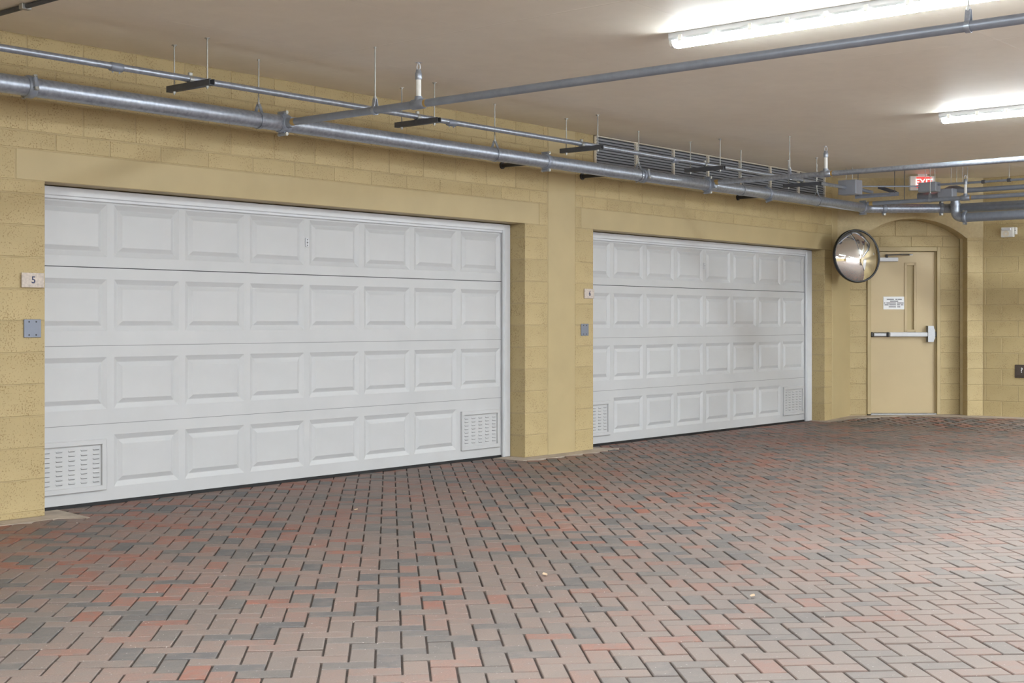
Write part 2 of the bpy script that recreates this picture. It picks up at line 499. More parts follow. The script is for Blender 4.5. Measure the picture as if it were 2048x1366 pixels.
# recessed wall behind the arch, with the door opening
DX0, DX1, DZ0, DZ1 = .447, 1.392, .055, 2.221
rw_ = MB()
rw_.box(-.6, DX0, .006, .2, 0, CEIL); rw_.box(DX1, 2.0, .006, .2, 0, CEIL); rw_.box(DX0, DX1, .006, .2, DZ1, CEIL)
rw_.box(DX0, DX1, .17, .2, 0, DZ1)
wall_alcove = struct(obj('wall_alcove', rw_, M['mortar'], None, (CX + FX * ARCH_T, CYc + FY * ARCH_T, 0), YAW - PI / 2), 'recessed block wall of the arched alcove')
zs = [.05] + [.04 + .2032 * k for k in range(1, 11)]
for a, c in zip(zs[:-1], zs[1:]):
    block(wall_alcove, .205, DX0, a, c); block(wall_alcove, DX1, 1.70, a, c)
zt = zs[-1]
block(wall_alcove, .205, DX0, zt, DZ1); block(wall_alcove, DX1, 1.70, zt, DZ1)
for k, (a, c) in enumerate(((DZ1, 2.36), (2.36, 2.5632), (2.5632, 2.77))):
    row(wall_alcove, .0, 1.70, a, c, .205 + .2 * (k % 2))

# right wall (local x runs along the wall towards the camera side, local y into the wall)
RW_D = (3.6, 8.48)                # a third garage opening further along, seen only in the mirror
rb = MB()
rb.box(-.3, RW_D[0] - g, g, WT - g, 0, CEIL); rb.box(RW_D[0] - g, RW_D[1] + g, g, WT - g, OT + g, CEIL)
rb.box(RW_D[1] + g, 24.0, g, WT - g, 0, CEIL)
wall_right = struct(obj('wall_right', rb, M['mortar'], None, (XR, YR, 0), -PI / 2), 'yellow block wall at the right edge')
zs = [.045] + [.043 + .2032 * k for k in range(1, 15)] + [CEIL]
for i, (a, c) in enumerate(zip(zs[:-1], zs[1:])):
    ph = .036 if i % 2 else .240
    row(wall_right, 0.0, 3.3 if c > OT - .1 else 3.3, a, c, ph)
wall_left = struct(obj('wall_left', MB().box(XL - .2, XL, YB, .19, 0, CEIL), M['smooth']))
wall_back = struct(obj('wall_back', MB().box(XL - .2, XRW + .3, YB - .2, YB, 2.75, CEIL).box(XL - .2, XL + 2, YB - .2, YB, 0, 2.75).box(XRW - 2, XRW + .3, YB - .2, YB, 0, 2.75), M['smooth']))

wall_light_seal = struct(obj('wall_light_seal', MB().box(XL - .2, XRW + 1.2, 1.0, 1.2, -.1, CEIL + .1).box(XRW + 1.0, XRW + 1.2, YB - .2, 1.2, -.1, CEIL + .1).box(XL - .2, XL, .19, 1.2, -.1, CEIL + .1).box(XRW + .2, XRW + 1.2, YB - .2, YB, 0, CEIL), M['smooth']))  # unseen shell added to stop sky light leaking in past the garage doors

# ------------------------------------------------------------------ paving
random.seed(7); rng = np.random.default_rng(11)
CELL = .0985
A1 = PI / 4                            # depth direction of the bond: 45 degrees to the garage wall
ex = np.array([math.sin(A1), -math.cos(A1)]); ey = np.array([math.cos(A1), math.sin(A1)])
ORG = np.array([5.0, -3.0])
pav = []
n_ = 190
for i in range(-n_, n_):
    for j in range(-n_, n_):
        k = (i + j) % 4
        if k == 0: c, hor = (i + 1.0, j + .5), True
        elif k == 2: c, hor = (i + .5, j + 1.0), False
        else: continue
        p = ORG + (ex * c[0] + ey * c[1]) * CELL
        pav.append((p[0], p[1], hor))
P = np.array(pav)
x, y = P[:, 0], P[:, 1]
dfw = x * FX + (y + 7.935) * FY
arch_d = (CX * FX + 7.935 * FY) - dfw
keep = (x > .8) & (x < XR + .02) & (y > -11.0) & (y < .26) & (arch_d > -ARCH_T - .05)
def inr(a, b_): return (x > a) & (x < b_)
inwall = (y > -.01) & ~(inr(O1[0] + .02, O1[1] - .02) | inr(O2[0] + .02, O2[1] - .02)) & (x < 15.9)
keep &= ~inwall
keep &= ~((arch_d < 0) & (y < -1.0) & (x < XR)) | (arch_d > 0)
P = P[keep]
# aprons of plain concrete around the feet of the piers: pavers stop at their edge
APR = {'a': [(2.6, -.20), (4.80, -.17), (4.95, -.29), (5.01, .17), (5.01, .19), (2.6, .19)],
       'b': [(9.47, .19), (9.46, -.17), (9.91, -.19), (10.46, -.20), (11.0, -.13), (10.9, .19)],
       'c': [(15.58, .19), (15.53, -.12), (16.10, -.15), (16.62, -.62), (17.10, -1.30), (17.10, -3.3), (17.25, -3.3), (17.3, -1.0), (16.9, -.3), (16.3, .19)]}
def inside(px, py, poly):
    r = np.zeros(len(px), bool); n = len(poly)
    for i in range(n):
        (x0, y0), (x1, y1) = poly[i], poly[(i + 1) % n]
        c = ((y0 > py) != (y1 > py)) & (px < (x1 - x0) * (py - y0) / (y1 - y0 + 1e-12) + x0)
        r ^= c
    return r
for poly in APR.values(): P = P[~inside(P[:, 0], P[:, 1], poly)]
# which pavers show largest: by depth, inside the frame
d = P[:, 0] * FX + (P[:, 1] + 7.935) * FY; rt = P[:, 0] * RX + (P[:, 1] + 7.935) * RY
pxx = 1024 + FPX * rt / np.maximum(d, .1); pyy = 643 + FPX * 1.256 / np.maximum(d, .1)
vis = (d > .5) & (pxx > -25) & (pxx < 2073) & (pyy < 1385)
order = np.argsort(np.where(vis, d, 1e9))
big = set(order[:300].tolist())
tone = np.clip(rng.normal(.5, .24, len(P)), 0, 1)
# reclaimed mix: dark charcoal ones are scattered, the far side is redder
tone = np.where(rng.random(len(P)) < .13, rng.random(len(P)) * .18, tone)
near_door = smooth01(-3.5, -.5, P[:, 1])
tone = np.clip(tone + .16 * near_door * (tone > .2), 0, 1)
dz = rng.normal(0, .0011, len(P)); ang = rng.normal(0, .006, len(P))
def paver_verts(hw, hh, tx=0, ty=0):
    b = .003; t = .003
    v = []
    for (sx, sy) in ((-1, -1), (1, -1), (1, 1), (-1, 1)): v.append((sx * hw, sy * hh, -.03))
    for (sx, sy) in ((-1, -1), (1, -1), (1, 1), (-1, 1)): v.append((sx * hw, sy * hh, -t))
    for (sx, sy) in ((-1, -1), (1, -1), (1, 1), (-1, 1)): v.append((sx * (hw - b), sy * (hh - b), 0))
    return np.array(v)
PF = [(0, 1, 5, 4), (1, 2, 6, 5), (2, 3, 7, 6), (3, 0, 4, 7), (4, 5, 9, 8), (5, 6, 10, 9), (6, 7, 11, 10), (7, 4, 8, 11), (8, 9, 10, 11)]
GAP = .0042
PV = paver_verts(CELL - GAP, CELL / 2 - GAP)
base_ang = math.atan2(ex[1], ex[0])
TONES = [i / 15 for i in range(16)]
PM = []
for t in TONES:
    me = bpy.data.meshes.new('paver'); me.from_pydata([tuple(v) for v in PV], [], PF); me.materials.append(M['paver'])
    a = me.attributes.new('tone', 'FLOAT', 'POINT'); a.data.foreach_set('value', [t] * len(PV)); me.update()
    PM.append(me)
V, Fc, T = [], [], []
for k in range(len(P)):
    an = base_ang + (0 if P[k, 2] else PI / 2) + ang[k]
    z = float(fz(P[k, 0], P[k, 1])) + dz[k]
    if k in big:
        o = link('paver', PM[int(round(tone[k] * 15))], floor, (P[k, 0], P[k, 1], z), an)
        o.rotation_euler = (rng.normal(0, .004), rng.normal(0, .004), an)
    else:
        ca, sa = math.cos(an), math.sin(an)
        n = len(V) * 12
        w = np.empty((12, 3)); w[:, 0] = PV[:, 0] * ca - PV[:, 1] * sa + P[k, 0]; w[:, 1] = PV[:, 0] * sa + PV[:, 1] * ca + P[k, 1]
        w[:, 2] = PV[:, 2] + z + (w[:, 0] - P[k, 0]) * rng.normal(0, .004) + (w[:, 1] - P[k, 1]) * rng.normal(0, .004)
        V.append(w); Fc += [tuple(n + i for i in f) for f in PF]; T += [tone[k]] * 12
V = np.concatenate(V)
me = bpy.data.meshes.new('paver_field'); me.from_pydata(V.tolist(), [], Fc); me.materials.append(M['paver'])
a = me.attributes.new('tone', 'FLOAT', 'POINT'); a.data.foreach_set('value', T); me.update()
pf = link('paver_field', me, floor); pf['kind'] = 'stuff'; pf['label'] = 'further rows of brick pavers'

# the drive goes on behind and beside the camera, too far off to tell its pavers apart
pb_ = MB(); pb_.add([(XL, YB, -.004), (XRW, YB, -.004), (XRW, -11, -.004), (XL, -11, -.004)], [(0, 1, 2, 3)]); pb_.add([(XL, -11, -.004), (.8, -11, -.004), (.8, .1, -.004), (XL, .1, -.004)], [(0, 1, 2, 3)])
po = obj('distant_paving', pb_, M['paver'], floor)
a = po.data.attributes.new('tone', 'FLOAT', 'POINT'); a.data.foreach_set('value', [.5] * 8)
for nm, poly in APR.items():
    mb = MB()
    if nm == 'c':
        n = len(poly); zt = [float(fz(p[0], p[1])) + .006 for p in poly]
        half = n // 2
        for i in range(half - 1):
            q = [poly[i], poly[i + 1], poly[n - 2 - i], poly[n - 1 - i]]; zz = [zt[i], zt[i + 1], zt[n - 2 - i], zt[n - 1 - i]]
            top = [(p[0], p[1], z) for p, z in zip(q, zz)]; bot = [(p[0], p[1], -.03) for p in q]
            mb.add(top + bot, [(0, 1, 2, 3), (0, 4, 5, 1), (1, 5, 6, 2), (2, 6, 7, 3), (3, 7, 4, 0)])
    else: mb.prism(poly, 'z', -.03, .004)
    obj('concrete_apron', mb, M['concrete'], floor)

# ------------------------------------------------------------------ garage doors
ROWS = [(.022, .553, .115, .476), (.553, 1.09, .655, 1.011), (1.09, 1.625, 1.19, 1.546), (1.625, 2.15, 1.70, 2.06)]
def raised_panel_mesh(w, h):
    """embossed panel: bevel down into a groove, bevel up to the raised field (front is -y)"""
    mb = MB()
    def rect(ins, yy): return [(-w / 2 + ins, yy, -h / 2 + ins), (w / 2 - ins, yy, -h / 2 + ins), (w / 2 - ins, yy, h / 2 - ins), (-w / 2 + ins, yy, h / 2 - ins)]
    R = [rect(0, 0), rect(.034, .015), rect(.038, .015), rect(.066, .002), rect(.070, .001)]
    v = [p for r in R for p in r]; f = []
    for k in range(len(R) - 1):
        for i in range(4):
            a, b_ = k * 4 + i, k * 4 + (i + 1) % 4
            f.append((a, b_, b_ + 4, a + 4))
    k = (len(R) - 1) * 4; f.append((k, k + 1, k + 2, k + 3))
    mb.add(v, f)
    me = mesh_from(mb, 'raised_panel'); me.materials.append(M['white']); return me
SLOT = None
def slot_mesh():
    mb = MB()
    mb.add([(-.024, 0, .006), (.024, 0, .006), (.024, -.008, -.003), (-.024, -.008, -.003), (-.024, 0, -.004), (.024, 0, -.004)],
           [(0, 3, 2, 1), (0, 4, 3), (1, 2, 5)])
    me = mesh_from(mb, 'vent_louvre'); me.materials.append(M['white']); return me
SLOT = slot_mesh()
SLIT = mesh_from(MB().add([(-.023, -.0012, -.005), (.023, -.0012, -.005), (.023, -.0012, .001), (-.023, -.0012, .001)], [(0, 1, 2, 3)]), 'vent_slit'); SLIT.materials.append(M['hole'])

def garage_door(name, xa, xb, p0, per, pw, tr, label, loc=(0, 0, 0), rotz=0.0, detailed=True, floorz=0.0):
    """xa..xb opening, p0 first panel, per panel pitch, pw panel width, tr width of the side stop"""
    D = link(name, None, None, loc, rotz); D['kind'] = 'structure'; D['label'] = label
    D.empty_display_size = .1
    la, lb = xa - .03, xb + .02
    cols = [(p0 + per * i, p0 + per * i + pw) for i in range(8)]
    meshes = {}
    for ri, (z0, z1, a, b_) in enumerate(ROWS):
        mb = MB(); y0, y1 = DY, DY + .045
        zz0, zz1 = z0 + (.0032 if ri == 3 else .002), z1 - (.0032 if ri == 2 else .002)
        # face of the section with holes for the embossed panels
        mb.add([(la, y0, zz0), (lb, y0, zz0), (lb, y0, a), (la, y0, a)], [(0, 1, 2, 3)])
        mb.add([(la, y0, b_), (lb, y0, b_), (lb, y0, zz1), (la, y0, zz1)], [(0, 1, 2, 3)])
        ed = [la] + [q for c in cols for q in c] + [lb]
        for i in range(0, len(ed), 2):
            mb.add([(ed[i], y0, a), (ed[i + 1], y0, a), (ed[i + 1], y0, b_), (ed[i], y0, b_)], [(0, 1, 2, 3)])
        # edges and back
        v = [(la, y0, zz0), (lb, y0, zz0), (lb, y0, zz1), (la, y0, zz1), (la, y1, zz0), (lb, y1, zz0), (lb, y1, zz1), (la, y1, zz1)]
        mb.add(v, [(0, 4, 5, 1), (1, 5, 6, 2), (2, 6, 7, 3), (3, 7, 4, 0), (4, 7, 6, 5)])
        sec = obj('door_section', mb, M['white'], D)
        if ri < 3: obj('section_joint', MB().box(la, lb, DY + .0012, DY + .03, z1 - .004, z1 + .004), M['blacksteel' if ri == 2 else 'seam'], D)
        for ci, (ca, cb) in enumerate(cols):
            w, h = round(cb - ca, 4), round(b_ - a, 4)
            if (w, h) not in meshes: meshes[(w, h)] = raised_panel_mesh(w, h)
            if ri == 0 and ci in (0, 7) and detailed:
                continue
            link('raised_panel', meshes[(w, h)], sec, ((ca + cb) / 2, DY, (a + b_) / 2))
        if ri == 0 and detailed:
            for ci in (0, 7):
                ca, cb = cols[ci]
                va, vb, vz0, vz1 = ca + .0, cb - .012, a - .015, b_ - .025
                f = MB(); t = .036
                f.bbox(va, vb, DY - .018, DY + .02, vz0, vz0 + t, .004); f.bbox(va, vb, DY - .018, DY + .02, vz1 - t, vz1, .004)
                f.bbox(va, va + t, DY - .018, DY + .02, vz0 + t * .8, vz1 - t * .8, .004); f.bbox(vb - t, vb, DY - .018, DY + .02, vz0 + t * .8, vz1 - t * .8, .004)
                fr = obj('vent_frame', f, M['white'], D)
                pl = obj('vent_plate', MB().box(va + t - .004, vb - t + .004, DY - .002, DY + .012, vz0 + t - .004, vz1 - t + .004), M['white'], D)
                # close the panel hole around the vent
                obj('vent_backing', MB().box(ca - .001, cb + .001, DY + .001, DY + .02, a - .001, b_ + .001), M['white'], sec)
                nx_, nz_ = 5, 8
                for ix in range(nx_):
                    for iz in range(nz_):
                        q = (va + t + .04 + (vb - va - 2 * t - .08) * ix / (nx_ - 1), DY - .002, vz0 + t + .03 + (vz1 - vz0 - 2 * t - .06) * iz / (nz_ - 1))
                        link('vent_louvre', SLOT, pl, q); link('vent_slit', SLIT, pl, (q[0], q[1], q[2] - .003))
    # side and top stops
    ty0, ty1 = .172, DY - .004
    s = MB(); s.bbox(xb - tr, xb - .001, ty0, ty1, floorz + .004, OT - .004, .004); obj('side_stop', s, M['whitetrim'], D)
    s = MB(); s.bbox(xb - tr + .012, xb - tr + .03, ty0 - .006, ty0 + .002, floorz + .01, OT - .03, .002); obj('weather_strip', s, M['whitetrim'], D)
    s = MB(); s.bbox(xa + .001, xa + tr * .6, ty0, ty1, floorz + .004, OT - .004, .004); obj('side_stop', s, M['whitetrim'], D)
    s = MB(); s.bbox(xa + tr * .6, xb - tr, ty0, ty1, OT - .062, OT - .003, .004); obj('top_stop', s, M['whitetrim'], D)
    s = MB(); s.bbox(xa + tr * .6, xb - tr, ty0 + .012, ty1 + .0, OT - .082, OT - .06, .003); obj('weather_strip', s, M['whitetrim'], D)
    # rubber bottom seal
    s = MB(); s.bbox(la, lb, DY - .004, DY + .05, floorz - .006, .026, .006); obj('bottom_seal', s, M['rubber'], D)
    # lock plate between the middle panels of the top section
    if detailed:
        lx = (cols[3][1] + cols[4][0]) / 2; lz = 1.88
        k = obj('lock_plate', MB().bbox(lx - .018, lx + .018, DY - .008, DY, lz - .036, lz + .036, .006), M['whitetrim'], D)
        for q in (-.022, 0, .022):
            obj('screw' if q else 'keyhole', MB().tube([(lx, DY - .0095, lz + q), (lx, DY - .004, lz + q)], .006 if q else .008, 8, smooth=False), M['hole'], k)
    return D
garage_door('door_1', O1[0], O1[1], 4.863, .596, .540, .10, 'white raised-panel garage door beside the left pier, nearer to the camera')
garage_door('door_2', O2[0], O2[1], 10.781, .593, .530, .15, 'white raised-panel garage door right of the pier, farther from the camera')
garage_door('door_4', RW_D[0], RW_D[1], RW_D[0] + .06, .596, .540, .10, 'white garage door in the right wall, reflected in the convex mirror', (XR, YR, 0), -PI / 2, False, .05)

# ------------------------------------------------------------------ steel door in the alcove
DO = link('door_3', None, None, (CX + FX * ARCH_T, CYc + FY * ARCH_T, DZ0), YAW - PI / 2)
DO['kind'] = 'structure'; DO['label'] = 'beige steel exit door with a push bar in the arched alcove'
H = DZ1 - DZ0
f = MB(); ft = .045
for a, b_ in ((DX0, DX0 + ft), (DX1 - ft, DX1)): f.bbox(a, b_, -.022, .10, 0, H, .004)
f.bbox(DX0 + ft, DX1 - ft, -.022, .10, H - ft - .012, H, .004)
f.bbox(DX0 + ft - .002, DX0 + ft + .016, .03, .10, 0, H - ft, .002); f.bbox(DX1 - ft - .016, DX1 - ft + .002, .03, .10, 0, H - ft, .002)
obj('door_frame', f, M['smooth'], DO)
LX0, LX1, LH = DX0 + ft + .004, DX1 - ft - .004, H - ft - .016
wx0, wx1, wz0, wz1 = .952, 1.086, 1.13 - DZ0, 2.005 - DZ0
lf = MB(); y0, y1 = .042, .085
lf.bbox(LX0, wx0, y0, y1, .012, LH, .002); lf.bbox(wx1, LX1, y0, y1, .012, LH, .002)
lf.box(wx0 - .002, wx1 + .002, y0 + .0003, y1, .012, wz0); lf.box(wx0 - .002, wx1 + .002, y0 + .0003, y1, wz1, LH)
leaf = obj('door_leaf', lf, M['doorpaint'], DO)
wf = MB(); t = .022
wf.bbox(wx0 - .012, wx0 + t, y0 - .012, y0 + .02, wz0 - .012, wz1 + .012, .003); wf.bbox(wx1 - t, wx1 + .012, y0 - .012, y0 + .02, wz0 - .012, wz1 + .012, .003)
wf.bbox(wx0, wx1, y0 - .012, y0 + .02, wz0 - .012, wz0 + t, .003); wf.bbox(wx0, wx1, y0 - .012, y0 + .02, wz1 - t, wz1 + .012, .003)
obj('lite_frame', wf, M['doorpaint'], leaf)
obj('lite_panel', MB().box(wx0, wx1, y0 + .024, y0 + .034, wz0, wz1), M['smooth'], leaf)
obj('threshold', MB().bbox(DX0 + ft, DX1 - ft, -.01, .12, -.012, .012, .004), M['steel'], DO)
# panic bar
pz = 1.085 - DZ0
pb = MB(); pb.bbox(LX0 + .03, LX0 + .21, y0 - .05, y0 + .002, pz - .028, pz + .03, .012); bar0 = obj('push_bar_body', pb, M['steel'], DO)
obj('bar_end_cap', MB().bbox(LX0 - .002, LX0 + .032, y0 - .05, y0 + .002, pz - .03, pz + .032, .008), M['black'], bar0)
obj('bar_collar', MB().bbox(LX0 + .208, LX0 + .235, y0 - .062, y0 + .002, pz - .03, pz + .032, .008), M['blacksteel'], bar0)
obj('push_bar', MB().bbox(LX0 + .235, LX0 + .76, y0 - .075, y0 - .01, pz - .026, pz + .032, .010), M['whitetrim'], DO)
hd = MB(); hd.prism([(1.225, pz - .095), (1.295, pz - .095), (1.315, pz - .04), (1.315, pz + .05), (1.295, pz + .115), (1.225, pz + .115)], 'y', y0 - .085, y0 + .002)
lh = obj('latch_head', hd, M['steel'], DO)
obj('latch_bolt', MB().bbox(1.312, 1.345, y0 - .05, y0, pz - .03, pz + .04, .006), M['black'], lh)
# closer
cl = obj('door_closer', MB().bbox(.56, .848, y0 - .06, y0 + .002, 2.033 - DZ0, 2.085 - DZ0, .006), M['whitetrim'], DO)
am = MB(); am.tube([(.70, y0 - .05, 2.115 - DZ0), (.86, y0 - .16, 2.118 - DZ0)], .009, 8); am.tube([(.86, y0 - .16, 2.118 - DZ0), (1.02, y0 - .02, 2.125 - DZ0)], .009, 8)
am.bbox(.90, 1.04, y0 - .05, y0 + .0, 2.112 - DZ0, 2.128 - DZ0, .003)
obj('closer_arm', am, M['steel'], cl)
obj('closer_pivot', MB().tube([(.70, y0 - .05, 2.08 - DZ0), (.70, y0 - .05, 2.125 - DZ0)], .016, 10), M['blacksteel'], cl)

def wall_loc(parent_loc, rotz, x, y, z):
    c, s_ = math.cos(rotz), math.sin(rotz)
    return (parent_loc[0] + x * c - y * s_, parent_loc[1] + x * s_ + y * c, parent_loc[2] + z)
# notice on the door: five lines of small print too blurred to read
sl = wall_loc((CX + FX * ARCH_T, CYc + FY * ARCH_T, 0), YAW - PI / 2, (.667 + .958) / 2, y0 - .0005, 1.496)
sg = thing('door_notice', 'small white printed notice fixed to the beige exit door', 'sign', sl, YAW - PI / 2)
obj('sign_board', MB().bbox(-.145, .145, -.005, 0, -.083, .083, .002), M['paper'], sg)
ln = MB()
for (zz, spans) in ((.048, ((-.10, -.008), (.012, .04), (.045, .095))), (.024, ((-.058, .048),)), (0, ((-.135, -.118), (-.105, .018), (.03, .118))), (-.024, ((-.13, -.075), (-.068, .018), (.03, .07), (.08, .115))), (-.05, ((-.075, .018), (.035, .075)))):
    for a, b_ in spans: ln.box(a, b_, -.006, -.004, zz - .0055, zz + .0055)
obj('print_lines', ln, M['ink'], sg)

# ------------------------------------------------------------------ plates and devices on the walls
def plaque(xc, zc, num, label):
    t = thing('number_plaque', label, 'sign', (xc, -.001, zc), 0, 'stone number plaques beside the garage doors')
    obj('stone_tile', MB().bbox(-.078, .078, -.014, 0, -.047, .047, .002), M['travertine'], t)
    me = text_mesh(num, .062, M['navy'], .002)
    link('number', me, t, (.003, -.0145, 0))
plaque(4.713, 1.520, '5', 'speckled stone plaque with the number five on the left pier')
plaque(10.668, 1.527, '6', 'speckled stone plaque with the number six on the pier between the garage doors')
def cover(xc, zc, label):
    t = thing('cover_plate', label, 'plate', (xc, -.001, zc), 0, 'grey electrical cover plates')
    obj('plate', MB().bbox(-.06, .06, -.008, 0, -.058, .058, .002), M['plate'], t)
    for sx in (-.025, .025):
        for sz in (-.042, .042):
            obj('screw', MB().tube([(sx, -.0105, sz), (sx, -.006, sz)], .005, 8, smooth=False), M['blacksteel'], t)
cover(4.714, 1.212, 'square grey metal cover plate on the left pier below a number plaque')
cover(10.602, 1.176, 'square grey metal cover plate on the pier between the garage doors')

t = thing('wall_speaker', 'small white alarm horn on the right block wall under the pipes', 'alarm', (XR - .001, -1.752, 2.378), -PI / 2)
obj('housing', MB().bbox(-.08, .08, -.06, 0, -.062, .062, .008), M['whiteplastic'], t)
obj('grille', MB().ring((-.012, -.062, -.018), (0, 1, 0), .012, .04, .006, 20), M['cream'], t)
obj('strobe_lens', MB().bbox(-.068, .05, -.078, -.058, .022, .052, .006), M['whitetrim'], t)
obj('side_bracket', MB().bbox(.078, .112, -.05, 0, -.03, .058, .006), M['whiteplastic'], t)
obj('screw', MB().tube([(.10, -.054, .02), (.10, -.048, .02)], .006, 8, smooth=False), M['blacksteel'], t)
t = thing('bronze_plate', 'dark bronze plate with a white mark at the right edge', 'plate', (XR - .001, -1.915, .632), -PI / 2)
obj('plate', MB().bbox(-.085, .085, -.012, 0, -.083, .083, .006), M['bronze'], t)
obj('raised_face', MB().bbox(-.066, .066, -.017, -.010, -.06, .06, .004), M['bronze'], t)
link('mark', text_mesh('?', .085, M['paper'], .002), t, (.005, -.0175, .012))

# ------------------------------------------------------------------ louvre above the second door
lx0, lx1, lz0, lz1 = 10.752, 15.60, 2.745, CEIL - .004
L = thing('louvre_vent', 'long grey louvred vent with cream frame under the ceiling', 'vent', (lx0, 0, lz0))
fr = MB()
fr.bbox(lx0, lx1, -.03, .0, lz1 - .011, lz1, .003); fr.bbox(lx0, lx1, -.03, 0, lz0, lz0 + .014, .003)
fr.bbox(lx0, lx0 + .014, -.03, 0, lz0, lz1, .003); fr.bbox(lx1 - .02, lx1, -.03, 0, lz0, lz1, .003)
obj('frame', fr, M['cream'], L, world=True)
obj('backing', MB().box(lx0, lx1, -.004, -.001, lz0, lz1), M['blacksteel'], L, world=True)
nb = 7; bw = (lx1 - lx0 - .02) / nb
for i in range(1, nb):
    xx = lx0 + .01 + bw * i
    obj('mullion', MB().bbox(xx - .011, xx + .011, -.036, 0, lz0 + .01, lz1 - .012, .003), M['cream'], L, world=True)
nbl = 11; hz = (lz1 - lz0 - .034) / nbl
bm = MB().prism([(-.029, .002), (-.031, -.002), (-.007, hz * .78), (-.004, hz * .82)], 'x', 0.016, bw - .016)
blade = mesh_from(bm, 'louvre_blade'); blade.materials.append(M['louver'])
for i in range(nb):
    for k in range(nbl):
        link('louvre_blade', blade, L, (.01 + bw * i, 0, .016 + hz * k))

# ------------------------------------------------------------------ pipes
MY, MZ, MR = -.50, 2.660, .057            # sprinkler main
def coupling(parent, c, axis, r, lug=(0, 0, 1), w=.055, mat='greysteel'):
    axis = Vector(axis).normalized(); c = Vector(c); lug = Vector(lug).normalized()
    side = axis.cross(lug)
    mb = MB()
    k = r * .21
    mb.tube([c - axis * w / 2, c - axis * (w / 2 - .006), c - axis * (w / 2 - .012), c + axis * (w / 2 - .012), c + axis * (w / 2 - .006), c + axis * w / 2],
            [r + .004, r + k * .8, r + k, r + k, r + k * .8, r + .004], 20)
    for s_ in (-1, 1):
        p = c + lug * s_ * (r + k * 1.2)
        mb.tube([p - side * .03 , p + side * .03], .017, 8, smooth=False)
    o = obj('coupling', mb, M[mat], parent, world=True)
    for s_ in (-1, 1):
        p = c + lug * s_ * (r + k * 1.6)
        b = MB(); b.tube([p - side * .048, p + side * .048], .008, 8, smooth=False); b.tube([p + side * .03, p + side * .046], .014, 6, smooth=False); b.tube([p - side * .046, p - side * .034], .014, 6, smooth=False)
        obj('bolt', b, M['rod'], o, world=True)
    return o
def arc(c, a, b, n=8):
    """quarter-ish bend from direction a to b around corner c with radius given by |a|"""
    c, a, b = Vector(c), Vector(a), Vector(b)
    p0, p2 = c + a, c + b; out = []
    for i in range(n + 1):
        t = i / n; out.append(p0 * (1 - t) ** 2 + c * 2 * t * (1 - t) + p2 * t * t)
    return out
XE = 15.66
main = thing('sprinkler_main_pipe', 'thick galvanised sprinkler main pipe running along the garage wall', 'pipe', (1.0, MY, MZ))
mp = MB(); mp.tube([(1.0, MY, MZ), (XE, MY, MZ)], MR, 28); obj('pipe', mp, M['galv'], main, world=True)
for xx, lug in ((4.40, (0, -1, .25)), (9.37, (0, 0, 1)), (10.87, (0, -1, .2)), (13.30, (0, .3, 1))):
    coupling(main, (xx, MY, MZ), (1, 0, 0), MR, lug)
for xx in (6.37, 12.05):
    o = coupling(main, (xx, MY, MZ), (1, 0, 0), MR, (0, .0, 1), .085)
    tb = MB(); tb.tube([(xx, MY - .03, MZ), (xx, MY - .085, MZ), (xx, MY - .10, MZ)], [.042, .036, .034], 16); obj('branch_outlet', tb, M['greysteel'], main, world=True)
coupling(main, (XE, MY, MZ), (1, 0, 0), MR, (0, 0, 1), .08)
# 45 degree bend, run parallel to the angled wall, elbow towards the right wall
ud = Vector((RX, RY, 0))
q0 = Vector((XE, MY, MZ)); q1 = q0 + Vector((.14, 0, 0)); q2 = q1 + ud * .93
pts = [q0] + arc(q1, Vector((-.08, 0, 0)), ud * .08) + [q2]
obj('angled_pipe', MB().tube(pts, MR * .98, 24), M['galv'], main, world=True)
coupling(main, q1 + ud * .20, ud, MR, (0, 0, 1)); coupling(main, q2 - ud * .02, ud, MR, (0, 0, 1))
obj('steel_sleeve', MB().tube([q1 + ud * .27, q1 + ud * .36], MR * 1.06, 20), M['galv'], main, world=True)
q3 = q2 + ud * .16
e1 = arc(q3, ud * -.12, Vector((0, -.12, 0)))
obj('elbow', MB().tube([q2] + e1, MR, 20), M['greysteel'], main, world=True)
obj('run_pipe', MB().tube([e1[-1], Vector((q3.x, -6.0, MZ - .005))], MR, 24), M['greysteel'], main, world=True)
# drop leg in front that feeds the lower parallel pipe
dx, dy_ = q3.x - .16, q3.y - .06
dl = [Vector((dx, dy_, MZ + .09)), Vector((dx, dy_, MZ + .0))] + arc((dx, dy_, MZ - .13), Vector((0, 0, .10)), Vector((0, -.10, 0)))
obj('drop_elbow', MB().tube(dl, MR * .98, 20), M['galv'], main, world=True)
obj('drop_cap', MB().tube([(dx, dy_, MZ + .02), (dx, dy_, MZ + .05)], MR * 1.12, 20), M['galv'], main, world=True)
coupling(main, dl[-1] + Vector((0, -.02, 0)), (0, 1, 0), MR, (0, 0, 1), .05)
obj('lower_run_pipe', MB().tube([dl[-1], Vector((dx, -6.0, MZ - .135))], MR, 24), M['greysteel'], main, world=True)

